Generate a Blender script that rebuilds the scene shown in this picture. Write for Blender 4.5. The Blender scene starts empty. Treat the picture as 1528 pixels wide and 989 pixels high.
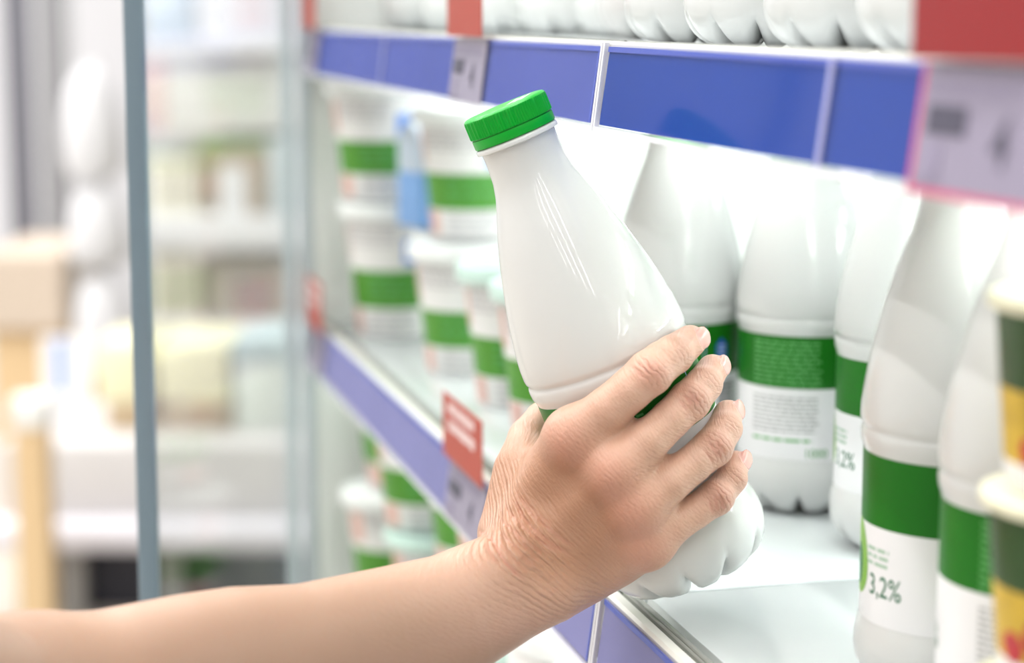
import bpy, bmesh, math, random
import numpy as np
from mathutils import Vector, Matrix

random.seed(7)
SC = bpy.context.scene
COL = SC.collection
PI = math.pi
mm = 0.001

# ------------------------------------------------------------------ camera
W_PX, H_PX = 1528.0, 989.0
LENS, SENSOR = 70.0, 36.0
F_PX = W_PX * LENS / SENSOR
CAM_Z = 1.35
PITCH = math.atan((494.5 - 20.0) / F_PX)
YAW = math.atan(784.0 / (F_PX * math.cos(PITCH) + 474.5 * math.sin(PITCH)))
CAM = np.array([0.0, 0.0, CAM_Z])
FWD_H = np.array([math.sin(YAW), math.cos(YAW), 0.0])
RIGHT = np.array([math.cos(YAW), -math.sin(YAW), 0.0])
FWD = FWD_H * math.cos(PITCH) + np.array([0, 0, -math.sin(PITCH)])
UP = np.cross(RIGHT, FWD)
FOCUS = 0.955


def at(px, py, d):
    """world point seen at (px, py), d metres along the optical axis"""
    return CAM + FWD * d + RIGHT * ((px - W_PX / 2) / F_PX * d) - UP * ((py - H_PX / 2) / F_PX * d)


def on_x(px, py, x):
    r = at(px, py, 1.0) - CAM
    return CAM + r * ((x - CAM[0]) / r[0])


def on_z(px, py, z):
    r = at(px, py, 1.0) - CAM
    return CAM + r * ((z - CAM[2]) / r[2])


# ------------------------------------------------------------------ materials
def new_mat(name):
    m = bpy.data.materials.new(name)
    m.use_nodes = True
    return m, m.node_tree.nodes, m.node_tree.links, m.node_tree.nodes['Principled BSDF']


def lin(c):
    if isinstance(c, str):
        c = c.lstrip('#')
        c = [int(c[i:i + 2], 16) / 255 for i in (0, 2, 4)]
        c = [x / 12.92 if x <= .04045 else ((x + .055) / 1.055) ** 2.4 for x in c]
    return (c[0], c[1], c[2], 1.0)


_mats = {}


def mat(name, color, rough=0.5, metal=0.0, spec=0.5, noise=0.0, nscale=60.0, sss=0.0, sssr=(1, 1, 1), sscale=0.004,
        coat=0.0, bump=0.0, bscale=200.0, trans=0.0, emit=0.0, ecol=None):
    if name in _mats:
        return _mats[name]
    m, N, L, p = new_mat(name)
    c = lin(color)
    p.inputs['Base Color'].default_value = c
    p.inputs['Roughness'].default_value = rough
    p.inputs['Metallic'].default_value = metal
    p.inputs['Specular IOR Level'].default_value = spec
    p.inputs['Coat Weight'].default_value = coat
    p.inputs['Coat Roughness'].default_value = 0.03
    p.inputs['Transmission Weight'].default_value = trans
    if sss:
        p.inputs['Subsurface Weight'].default_value = sss
        p.inputs['Subsurface Radius'].default_value = sssr
        p.inputs['Subsurface Scale'].default_value = sscale
    if emit:
        p.inputs['Emission Color'].default_value = lin(ecol or color)
        p.inputs['Emission Strength'].default_value = emit
    if noise or bump:
        tc = N.new('ShaderNodeTexCoord')
        nz = N.new('ShaderNodeTexNoise')
        nz.inputs['Scale'].default_value = nscale
        nz.inputs['Detail'].default_value = 5
        L.new(tc.outputs['Object'], nz.inputs['Vector'])
        if noise:
            mx = N.new('ShaderNodeMix')
            mx.data_type = 'RGBA'
            mx.inputs[6].default_value = tuple(x * (1 - noise) for x in c[:3]) + (1,)
            mx.inputs[7].default_value = tuple(min(1, x * (1 + noise)) for x in c[:3]) + (1,)
            L.new(nz.outputs['Fac'], mx.inputs[0])
            L.new(mx.outputs[2], p.inputs['Base Color'])
        if bump:
            nb = N.new('ShaderNodeTexNoise')
            nb.inputs['Scale'].default_value = bscale
            L.new(tc.outputs['Object'], nb.inputs['Vector'])
            bp = N.new('ShaderNodeBump')
            bp.inputs['Strength'].default_value = bump
            bp.inputs['Distance'].default_value = 0.001
            L.new(nb.outputs['Fac'], bp.inputs['Height'])
            L.new(bp.outputs['Normal'], p.inputs['Normal'])
    _mats[name] = m
    return m


def glass_mat(name, tint=(1, 1, 1), refl=0.08, rough=0.02, body=0.0, bodycol=(0.9, 0.9, 0.9)):
    """clear sheet: see-through with a mirror sheen that grows at grazing angles"""
    if name in _mats:
        return _mats[name]
    m, N, L, p = new_mat(name)
    out = N['Material Output']
    N.remove(p)
    tr = N.new('ShaderNodeBsdfTransparent')
    tr.inputs['Color'].default_value = tint + (1,)
    gl = N.new('ShaderNodeBsdfGlossy')
    gl.inputs['Roughness'].default_value = rough
    fr = N.new('ShaderNodeFresnel')
    fr.inputs['IOR'].default_value = 1.45
    mu = N.new('ShaderNodeMath')
    mu.operation = 'MULTIPLY'
    mu.inputs[1].default_value = refl
    mu.use_clamp = True
    L.new(fr.outputs[0], mu.inputs[0])
    mx = N.new('ShaderNodeMixShader')
    L.new(mu.outputs[0], mx.inputs[0])
    last = tr.outputs[0]
    if body:
        df = N.new('ShaderNodeBsdfDiffuse')
        df.inputs['Color'].default_value = bodycol + (1,)
        m2 = N.new('ShaderNodeMixShader')
        m2.inputs[0].default_value = body
        L.new(tr.outputs[0], m2.inputs[1])
        L.new(df.outputs[0], m2.inputs[2])
        last = m2.outputs[0]
    L.new(last, mx.inputs[1])
    L.new(gl.outputs[0], mx.inputs[2])
    L.new(mx.outputs[0], out.inputs['Surface'])
    _mats[name] = m
    return m


# ------------------------------------------------------------------ mesh building
class MB:
    def __init__(s):
        s.v, s.f, s.m = [], [], []

    def add(s, vs, fs, mi=0):
        b = len(s.v)
        s.v += [tuple(float(c) for c in v) for v in vs]
        s.f += [tuple(b + i for i in f) for f in fs]
        s.m += [mi] * len(fs)
        return s

    def box(s, lo, hi, bevel=0.0, mi=0, M=None, seg=2):
        bm = bmesh.new()
        bmesh.ops.create_cube(bm, size=1.0)
        for v in bm.verts:
            v.co = Vector([lo[i] + (v.co[i] + .5) * (hi[i] - lo[i]) for i in range(3)])
        if bevel:
            bmesh.ops.bevel(bm, geom=list(bm.edges), offset=bevel, segments=seg, affect='EDGES', profile=0.5)
        bm.verts.index_update()
        vs = [(M @ v.co if M else v.co.copy()) for v in bm.verts]
        fs = [[v.index for v in f.verts] for f in bm.faces]
        bm.free()
        return s.add(vs, fs, mi)

    def lathe(s, prof, n=48, mi=0, close=True, fn=None, mis=None, M=None):
        """prof: [(r, z)]; fn(r, z, angle) -> (r, z)"""
        vs, fs, ms = [], [], []
        k = len(prof)
        for (r, z) in prof:
            for i in range(n):
                a = 2 * PI * i / n
                rr, zz = fn(r, z, a) if fn else (r, z)
                vs.append(Vector((rr * math.cos(a), rr * math.sin(a), zz)))
        for j in range(k - 1):
            for i in range(n):
                i2 = (i + 1) % n
                fs.append((j * n + i, j * n + i2, (j + 1) * n + i2, (j + 1) * n + i))
                ms.append(mis[j] if mis else mi)
        if close:
            fs.append(tuple(reversed(range(n))))
            ms.append(mis[0] if mis else mi)
            fs.append(tuple((k - 1) * n + i for i in range(n)))
            ms.append(mis[-1] if mis else mi)
        if M:
            vs = [M @ v for v in vs]
        b = len(s.v)
        s.v += [tuple(v) for v in vs]
        s.f += [tuple(b + i for i in f) for f in fs]
        s.m += ms
        return s

    def tube(s, a, b, r, n=12, mi=0):
        a, b = Vector(a), Vector(b)
        d = b - a
        q = Vector((0, 0, 1)).rotation_difference(d.normalized())
        M = Matrix.Translation(a) @ q.to_matrix().to_4x4()
        return s.lathe([(r, 0), (r, d.length)], n=n, mi=mi, M=M)

    def build(s, name, mats, parent=None, smooth=None):
        me = bpy.data.meshes.new(name)
        me.from_pydata(s.v, [], s.f)
        for m in (mats if isinstance(mats, (list, tuple)) else [mats]):
            me.materials.append(m)
        me.polygons.foreach_set('material_index', s.m)
        if smooth is not None:
            me.polygons.foreach_set('use_smooth', [True] * len(me.polygons))
            if smooth < 180:
                me.set_sharp_from_angle(angle=math.radians(smooth))
        me.validate()
        me.update()
        o = bpy.data.objects.new(name, me)
        COL.objects.link(o)
        if parent:
            o.parent = parent
        return o


def tag(o, label=None, cat=None, group=None, kind=None):
    if label:
        o['label'] = label
    if cat:
        o['category'] = cat
    if group:
        o['group'] = group
    if kind:
        o['kind'] = kind
    return o


def empty(name, loc=(0, 0, 0), rz=0.0):
    o = bpy.data.objects.new(name, None)
    o.empty_display_size = 0.02
    o.location = tuple(float(c) for c in loc)
    o.rotation_euler = (0, 0, rz)
    COL.objects.link(o)
    return o


def copy_tree(o, parent=None):
    c = o.copy()
    COL.objects.link(c)
    if parent:
        c.parent = parent
    for ch in list(o.children):
        copy_tree(ch, c)
    return c


def glyphs(text, size=1.0):
    """triangles of a line of lettering in the built-in font, centred on the origin: (verts2d, faces)"""
    cu = bpy.data.curves.new('lettering', 'FONT')
    cu.body = text
    cu.size = size
    cu.align_x = 'CENTER'
    cu.align_y = 'CENTER'
    cu.resolution_u = 4
    cu.offset = 0.004 * size
    ob = bpy.data.objects.new('lettering', cu)
    COL.objects.link(ob)
    bpy.context.view_layer.update()
    me = ob.to_mesh()
    bm = bmesh.new()
    bm.from_mesh(me)
    bmesh.ops.triangulate(bm, faces=list(bm.faces))
    bm.verts.index_update()
    vs = [(v.co.x, v.co.y) for v in bm.verts]
    fs = [[v.index for v in f.verts] for f in bm.faces]
    bm.free()
    ob.to_mesh_clear()
    bpy.data.objects.remove(ob)
    bpy.data.curves.remove(cu)
    return vs, fs


def word_bars(rng, width, rows, pitch, h, gap=0.16, ragged=0.25):
    """lines of unreadable small print as rows of short word-length bars, origin at top left, in 2d quads"""
    out = []
    for r in range(rows):
        x, end = 0.0, width * (1 - ragged * rng.random() * (1 if r == rows - 1 else .3))
        y = -r * pitch
        while x < end:
            w = min(end - x, h * rng.uniform(2.0, 6.5))
            out.append((x, y - h, x + w, y))
            x += w + h * 0.9
    return out
# ------------------------------------------------------------------ milk bottles
# one bottle: 84 mm wide, 250 mm tall, z = 0 at its foot, label angle 0 on +X turning anticlockwise seen from above
U = 0.3256 * mm
R_B = 42.0 * mm


def zt(t):
    return (746 - t) * U


M_MILK = mat('white_milk_plastic', (0.665, 0.675, 0.67), rough=0.36, spec=0.3, sss=0.25, sssr=(1, .98, .95), sscale=0.005, coat=0.8)
M_GREEN = mat('label_green', (0.009, 0.150, 0.008), rough=0.4, spec=.25)
M_LWHITE = mat('label_white', (0.83, 0.83, 0.85), rough=0.3)
M_CAP = mat('cap_green', (0.001, 0.38, 0.028), rough=0.34, spec=.35, sss=0.1, sscale=0.002)
M_INK_G = mat('print_green', (0.012, 0.16, 0.07), rough=0.4)
M_INK_GREY = mat('print_grey', (0.42, 0.43, 0.43), rough=0.4)
M_INK_LG = mat('print_light_green', (0.12, 0.42, 0.12), rough=0.4)
M_INK_BK = mat('print_black', (0.02, 0.02, 0.02), rough=0.4)
M_BLUE = mat('badge_blue', (0.03, 0.10, 0.55), rough=0.35)
M_LIME = mat('leaf_lime', (0.20, 0.45, 0.02), rough=0.35)
M_WHITE_INK = mat('print_white', (0.85, 0.87, 0.88), rough=0.4)

# (t along the bottle in its measured units, radius in the same units)
BODY = [(24, 50), (25, 61), (29, 63.5), (33, 63), (34.5, 57), (45, 56.5), (60, 57), (80, 58.5), (100, 63), (115, 68), (130, 73.5),
        (150, 81), (172, 88.5), (200, 97), (230, 105), (265, 114), (300, 121), (330, 126), (352, 128.2), (368, 128.6),
        (374, 127.6), (377, 125.3), (380, 125), (383, 127), (388, 127.8), (398, 127), (404, 125), (409, 123.6), (412, 123),
        (460, 123), (520, 123), (580, 123), (636, 123), (640, 124), (652, 127.5), (668, 130), (682, 130.6), (695, 129), (706, 126),
        (716, 121), (725, 114), (733, 105), (740, 92), (745, 76), (746, 62), (740, 46), (730, 25), (726, 6)]
N_LOBE = 11


def foot_lobes(r, z, a):
    """the scalloped foot: rounded lobes divided by narrow pinched notches"""
    s = abs(math.sin(N_LOBE * a / 2))
    c = (1 - s) ** 2.6
    w = max(0.0, min(1.0, 1 - z / (22 * mm)))
    w = w * w * (3 - 2 * w)
    if r < 20 * mm:
        w *= max(0, r / (20 * mm))
    return r - 3.4 * mm * c * w, z + 8.0 * mm * c * w * w


def wrap(mb, vs, fs, ang, z0, rad, mi=0, sub=True):
    """lay flat 2-d print (metres, x to the right as read) on the label at angle ang"""
    out = []
    for (x, y) in vs:
        a = ang + x / R_B
        out.append((rad * math.cos(a), rad * math.sin(a), z0 + y))
    mb.add(out, fs, mi)


def quad_strip(mb, x0, y0, x1, y1, ang, z0, rad, mi=0):
    n = max(1, int(abs(x1 - x0) / (2.0 * mm)))
    vs, fs = [], []
    for i in range(n + 1):
        x = x0 + (x1 - x0) * i / n
        vs += [(x, y0), (x, y1)]
    for i in range(n):
        fs.append((2 * i, 2 * i + 2, 2 * i + 3, 2 * i + 1))
    wrap(mb, vs, fs, ang, z0, rad, mi)


def poly_disc(mb, pts, ang, z0, rad, mi=0):
    """filled outline (star-shaped about its centre)"""
    cx = sum(p[0] for p in pts) / len(pts)
    cy = sum(p[1] for p in pts) / len(pts)
    vs = [(cx, cy)] + [(cx + (p[0] - cx) * .5, cy + (p[1] - cy) * .5) for p in pts] + list(pts)
    n = len(pts)
    fs = [(0, 1 + i, 1 + (i + 1) % n) for i in range(n)]
    fs += [(1 + i, 1 + n + i, 1 + n + (i + 1) % n, 1 + (i + 1) % n) for i in range(n)]
    wrap(mb, vs, fs, ang, z0, rad, mi)


def D(a):
    return math.radians(a)


def make_bottle(cap=True):
    root = empty('milk_bottle')
    b = MB()
    b.lathe([(r * U, zt(t)) for t, r in reversed(BODY)], n=198, fn=foot_lobes, close=True)
    b.build('bottle_body', M_MILK, root, smooth=60)
    # label sleeve
    rl = 123 * U + 0.25 * mm
    lab = MB()
    zs = [zt(638), zt(600), zt(560), zt(506.2), zt(506), zt(470), zt(411)]
    prof = [(rl - .3 * mm, zs[0])] + [(rl, z) for z in zs] + [(rl - .3 * mm, zs[-1])]
    lab.lathe(prof, n=128, close=False, mis=[0, 0, 0, 0, 0, 1, 1, 1])
    label = lab.build('label', [M_LWHITE, M_GREEN], root, smooth=50)
    label['label'] = 'white label sleeve with a green band'
    rp = rl + 0.12 * mm
    rng = random.Random(3)
    # fat content
    pr = MB()
    vs, fs = glyphs('3,2%', 13.2 * mm)
    wrap(pr, [(x * 0.86, y) for x, y in vs], fs, D(0), 52 * mm, rp)
    pr.build('fat_percentage', M_INK_G, label)
    sm = MB()
    for q in word_bars(rng, 16 * mm, 3, 3.2 * mm, 1.5 * mm):
        quad_strip(sm, *q, D(0) - .30, 69 * mm, rp)
    sm.build('product_lettering', mat('print_pale_green', (.38, .55, .42), rough=.4), label)
    # leaf emblem
    lf = MB()
    pts = []
    for i in range(28):
        a = 2 * PI * i / 28
        pts.append((10.5 * mm * math.sin(a) * (1 - .25 * math.cos(a)), 17 * mm * math.cos(a)))
    poly_disc(lf, pts, D(-32), 62 * mm, rp, 0)
    poly_disc(lf, [(4.4 * mm * math.cos(2 * PI * i / 24), 9.5 * mm * math.sin(2 * PI * i / 24)) for i in range(24)], D(-33), 58 * mm, rp + .08 * mm, 1)
    for i in range(5):
        quad_strip(lf, -2.6 * mm, -4.5 * mm + i * 2.2 * mm, 2.6 * mm, -3.7 * mm + i * 2.2 * mm, D(-33), 58 * mm, rp + .16 * mm, 2)
    lf.build('leaf_emblem', [M_LIME, M_INK_G, M_INK_LG], label)
    # back print: small text on the green band and on the white
    bp = MB()
    for q in word_bars(rng, 46 * mm, 10, 2.75 * mm, 1.15 * mm):
        quad_strip(bp, *q, D(54), 106 * mm, rp, 0)
    for q in word_bars(rng, 45 * mm, 9, 2.5 * mm, 1.1 * mm):
        quad_strip(bp, *q, D(54), 73 * mm, rp, 1)
    for q in word_bars(rng, 44 * mm, 1, 2.5 * mm, 1.6 * mm):
        quad_strip(bp, *q, D(54), 48 * mm, rp, 0)
    vs, fs = glyphs('1000', 7.4 * mm)
    wrap(bp, vs, fs, D(112), 39.5 * mm, rp, 2)
    bp.build('back_print', [M_INK_LG, M_INK_GREY, mat('print_mid_green', (.05, .30, .05), rough=.4)], label)
    # blue badge, divider line and barcode
    bd = MB()
    pts = [(5.2 * mm * math.cos(D(30 + 60 * i)) * (1.0), 8.5 * mm * math.sin(D(30 + 60 * i))) for i in range(6)]
    pts2 = []
    for i in range(6):
        a, c = pts[i], pts[(i + 1) % 6]
        pts2 += [a, ((a[0] + c[0]) / 2 * 1.02, (a[1] + c[1]) / 2 * 1.02)]
    poly_disc(bd, pts2, D(176), 92 * mm, rp, 0)
    for i in range(4):
        quad_strip(bd, -3 * mm, -4.6 * mm + i * 2.5 * mm, 3 * mm, -3.3 * mm + i * 2.5 * mm, D(176), 92 * mm, rp + .1 * mm, 1)
    quad_strip(bd, -.35 * mm, -15 * mm, .35 * mm, 15 * mm, D(158), 93 * mm, rp, 1)
    bd.build('blue_badge', [M_BLUE, mat('badge_print', (.45, .6, .9), rough=.4)], label)
    bc = MB()
    y = 0.0
    while y < 24 * mm:
        w = rng.choice([.35, .35, .7, 1.05]) * mm
        quad_strip(bc, 0, -y - w, 15 * mm, -y, D(172), 73 * mm, rp, 0)
        y += w + rng.choice([.35, .6, .8]) * mm
    bc.build('barcode', M_INK_BK, label)
    if cap:
        c = MB()
        n = 288

        def knurl(r, z, a):
            if r > 61 * U and zt(8) < z < zt(-18):
                ph = (a * 96 / (2 * PI)) % 1.0
                return r - 1.6 * U * (1 if ph < .42 else 0), z
            return r, z
        prof = [(58, 24), (62.5, 24), (63, 22), (63, 12), (62.6, 10.4), (60.5, 10), (60.5, 8.6), (63.6, 8.3), (64.3, 7.6), (64.3, -14.5),
                (63.6, -18.4), (61, -21), (57, -22), (52, -22), (30, -22), (4, -22)]
        c.lathe([(r * U, zt(t)) for r, t in prof], n=n, fn=knurl)
        co = c.build('cap', M_CAP, root, smooth=40)
        pm = MB()
        for i in range(3):
            x0 = -12 * mm + i * 3.2 * mm
            pm.box((x0, -10 * mm, zt(-22) - .02 * mm), (x0 + 1.6 * mm, 9 * mm, zt(-22) + .1 * mm))
        pm.build('cap_print', mat('cap_ink', (.75, .72, .85), rough=.4), co)
    return root


def set_label_angle(o, alpha_cam, x, y, offset):
    """turn a bottle so that label angle 0 shows 'offset' degrees right of the direction to the camera"""
    to_cam = math.atan2(-y, -x)
    # seen from the camera, moving right around the front is anticlockwise from above
    o.rotation_euler = (0, 0, to_cam + math.radians(offset))
# ------------------------------------------------------------------ refrigerated shelving (runs along Y, its front faces -X)
XF = 0.2938                       # plane of the price strips
Y_J = 0.9425                      # joint between the two units
Y_L, Y_R = 1.885, 0.10            # far and near ends
X_BACK = 0.80
Z_LOW, Z_UP = 1.054, 1.333        # tops of the lower and the upper shelf
Z_THIRD = 0.690

M_BOARD = mat('shelf_enamel', (0.66, 0.70, 0.71), rough=0.22, noise=0.02, nscale=30, coat=0.3)
M_RAIL = mat('rail_white', (0.80, 0.79, 0.74), rough=0.25, coat=0.3)
M_STRIP_PALE_SHEEN = mat('strip_blue_pale', (0.080, 0.108, 0.37), rough=0.5, spec=0, noise=0.12, nscale=14)  # blue insert with its grazing sheen painted in as a paler colour
M_STRIP_LAV_SHEEN = mat('strip_lavender', (0.235, 0.235, 0.44), rough=0.5, spec=0, noise=0.10, nscale=14)  # lower inserts: reflected brightness painted in as lavender
M_BLUE_STRIP = mat('strip_blue', (0.008, 0.050, 0.30), rough=0.5, spec=0, noise=0.06, nscale=14)
M_BLUE_EDGE = mat('strip_blue_edge', (0.006, 0.05, 0.45), rough=0.35)
M_CLEAR = glass_mat('clear_plastic', tint=(.97, .97, .99), refl=0.05, rough=0.10, body=0.01, bodycol=(.85, .82, .92))
M_CLEAR_RAIL = glass_mat('clear_rail', tint=(.93, .95, .93), refl=0.9, rough=0.05, body=0.35, bodycol=(.78, .79, .74))
M_CASE = mat('case_white', (0.80, 0.82, 0.80), rough=0.4)
M_LAMP = mat('tube_lamp', (1, 1, 1), emit=2.0, ecol=(.97, 1.0, .98))


def extrude_y(mb, prof, y0, y1, mi=0):
    """closed outline [(x, z)] pushed from y0 to y1"""
    n = len(prof)
    vs = [(x, y0, z) for x, z in prof] + [(x, y1, z) for x, z in prof]
    fs = [(i, (i + 1) % n, n + (i + 1) % n, n + i) for i in range(n)]
    fs += [tuple(reversed(range(n))), tuple(range(n, 2 * n))]
    mb.add(vs, fs, mi)


def make_shelf(y0, y1, z, label, seam_gap=0.0016, dx=0.0, seams=(), strip=None):
    root = empty('fridge_shelf', (XF + dx, y0, z))
    tag(root, label, 'shelf', 'fridge shelves with price strips along their front')
    L = y1 - y0
    b = MB()
    b.box((0.0235, seam_gap, -0.0165), (X_BACK - XF - dx - .004, L, 0), bevel=0.0012)
    b.build('board', M_BOARD, root, smooth=40)
    r = MB()
    extrude_y(r, [(0.0012, -.036), (0.0012, .0022), (.0030, .0034), (.0078, .0034), (.0086, .0022), (.0086, -.0085), (.0236, -.0085), (.0236, -.018),
                  (.0086, -.018), (.005, -.036)], .0006, L)
    r.build('front_rail', M_RAIL, root, smooth=30)
    c = MB()
    for x0, x1, zt_ in ((.0100, .0118, .0040), (.0142, .0172, .0024)):
        extrude_y(c, [(x0, -.0084), (x0, zt_ - .0006), (x0 + .0006, zt_), (x1 - .0006, zt_), (x1, zt_ - .0006), (x1, -.0084)], .004, L - .002)
    c.build('product_stop', M_CLEAR_RAIL, root, smooth=30)
    # printed insert, leaning a little so that its lower edge stands out, under a clear cover
    s = MB()
    extrude_y(s, [(.0002, .0008), (-.0052, -.0368), (-.0046, -.0370), (.0008, .0008)], .010, L - .004, 0)
    s.build('price_strip', strip or M_BLUE_STRIP, root)
    e = MB()
    extrude_y(e, [(-.0001, .0010), (-.0004, -.0016), (-.0009, -.0016), (-.0006, .0010)], .010, L - .004, 0)
    extrude_y(e, [(-.0003, .0006), (-.0055, -.0362), (-.0060, -.0362), (-.0008, .0006)], .0085, .0105, 0)
    e.build('strip_edge_line', M_BLUE_EDGE, root)
    k = MB()
    extrude_y(k, [(-.0016, .0022), (-.0070, -.0385), (-.0062, -.0385), (-.0010, .0022)], .003, L - .001, 0)
    k.build('clear_cover', M_CLEAR, root)
    f = MB()
    extrude_y(f, [(-.0072, -.0378), (-.0075, -.0402), (.0012, -.0402), (.0014, -.0385), (-.0055, -.0380)], .001, L, 0)
    for ye in (.0012, L - .0020):
        extrude_y(f, [(-.0018, .0030), (-.0074, -.0402), (-.0050, -.0402), (.0006, .0030)], ye, ye + .0022, 0)
    for ys in seams:
        pass
    for ys in seams:
        g = MB()
        extrude_y(g, [(-.0018, .0018), (-.0072, -.0385), (-.0070, -.0385), (-.0016, .0018)], ys - y0, ys - y0 + .0045, 0)
        g.build('strip_seam', mat('seam_lilac', (.30, .31, .58), rough=.3), root)
    f.build('cover_edge', mat('cover_edge', (.74, .73, .78), rough=.2, coat=.5), root, smooth=30)
    return root


make_shelf(Y_R, Y_J - .0005, Z_UP, 'white upper fridge shelf with blue price strip, right of the strip joint', seams=(.664,))
make_shelf(Y_J + .0005, Y_L, Z_UP, 'white upper fridge shelf with blue price strip, receding left of the strip joint', seams=(1.50,), strip=M_STRIP_PALE_SHEEN)
make_shelf(Y_R, Y_J - .0005, Z_LOW, 'white lower fridge shelf with lavender strip under the tilted bottle, with three front bottles', strip=M_STRIP_LAV_SHEEN)
make_shelf(Y_J + .0005, Y_L, Z_LOW, 'white lower fridge shelf carrying tall yogurt cups, behind the wrist', strip=M_STRIP_LAV_SHEEN)
make_shelf(Y_R, Y_J - .0005, Z_THIRD, 'white bottom fridge shelf below the right lower shelf')
make_shelf(Y_J + .0005, Y_L, Z_THIRD, 'white bottom fridge shelf below the yogurt cups', dx=0.0)

# the case behind and around the shelves
w = MB()
w.box((X_BACK, Y_R - .05, 0.0), (X_BACK + .04, Y_L + .02, 2.02))
tag(w.build('wall_back', M_CASE), kind='structure')
ep = empty('case_end_panel', (XF, Y_L + .004, 0))
tag(ep, 'pale end panel closing the far end of the fridge case', 'panel')
p = MB()
p.box((0, 0, 0.02), (X_BACK - XF - .001, .016, 2.0), bevel=.002)
p.build('panel', M_CASE, ep)
p = MB()
p.box((-.011, -.0035, 0.0), (-.001, .010, 2.02), bevel=.002)
p.build('corner_post', mat('post_grey', (.5,.56,.60), rough=.4), ep)
base = empty('case_plinth', (XF, Y_R, 0))
tag(base, 'white plinth of the fridge case down at the floor', 'plinth')
p = MB()
p.box((-.06, 0, .09), (X_BACK - XF - .002, Y_L - Y_R - .003, .24), bevel=.01)
p.build('plinth_body', M_CASE, base, smooth=40)
p = MB()
p.box((-.02, .01, 0), (X_BACK - XF - .02, Y_L - Y_R - .01, .09))
p.build('kick_board', mat('kick_dark', (.06, .06, .07), rough=.6), base)

# tube lamps under the shelves; the deep pair is added to brighten the inside
for i, (y0, y1, z, dxl, lab) in enumerate((
        (Y_R + .05, Y_J - .02, Z_UP - .0170, .07, 'thin lamp tube under the front of the right upper shelf, over the milk bottles'),
        (Y_J + .02, Y_L - .03, Z_UP - .0170, .07, 'thin lamp tube under the front of the left upper shelf, over the yogurt cups'),
        (Y_J + .02, Y_L - .03, Z_LOW - .0170, 0, 'thin lamp tube under the left lower shelf'),
        (Y_R + .05, Y_J - .02, Z_LOW - .0170, 0, 'thin lamp tube under the right lower shelf'),
        (Y_R + .05, Y_J - .02, Z_UP - .0170, .33, 'lamp tube deep under the right upper shelf, behind the milk bottles'),
        (Y_J + .02, Y_L - .03, Z_UP - .0170, .33, 'lamp tube deep under the left upper shelf, behind the yogurt cups'))):
    lt = empty('shelf_lamp', (XF + .034 + dxl, y0, z))
    tag(lt, lab, 'lamp', 'lamp tubes under the shelves')
    m = MB()
    extrude_y(m, [(-.008, 0), (-.008, -.002), (.008, -.002), (.008, 0)], 0, y1 - y0)
    m.build('lamp_housing', M_RAIL, lt)
    m = MB()
    m.tube((0, .006, -.0052), (0, y1 - y0 - .006, -.0052), .0032, n=14)
    m.build('lamp_tube', M_LAMP, lt, smooth=60)

# ------------------------------------------------------------------ price cards
M_RED = mat('card_red', (0.27, 0.012, 0.014), rough=0.42, spec=.25)
M_REDF = mat('card_orange_red', (0.40, 0.045, 0.022), rough=0.5)
M_TAGW = mat('tag_paper', (0.26, 0.23, 0.32), rough=0.4)
M_TAGINK = mat('tag_ink', (0.055, 0.05, 0.085), rough=0.5)
M_TAGINK2 = mat('tag_ink_soft', (0.25, 0.22, 0.32), rough=0.5)
M_MAG = mat('tag_edge_magenta', (0.55, 0.06, 0.17), rough=0.4)
M_CARDINK = mat('card_ink_white', (0.85, 0.72, 0.72), rough=0.5)


def strip_pt(y, dz, z, off):
    """a point off metres in front of the cover of a strip, dz below the shelf top"""
    return (XF - .0016 + .1327 * (dz - .0022) - off, y, z + dz)


def tag_quad(mb, y0, y1, d0, d1, z, off, root, mi=0, th=.0003):
    """slab lying on the leaning strip"""
    rx, ry, rz = root.location
    vs = []
    for o in (off, off + th):
        for (y, d) in ((y0, d0), (y1, d0), (y1, d1), (y0, d1)):
            x, yy, zz = strip_pt(y, d, z, o)
            vs.append((x - rx, yy - ry, zz - rz))
    mb.add(vs, [(0, 1, 2, 3), (7, 6, 5, 4), (0, 4, 5, 1), (1, 5, 6, 2), (2, 6, 7, 3), (3, 7, 4, 0)], mi)


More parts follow.
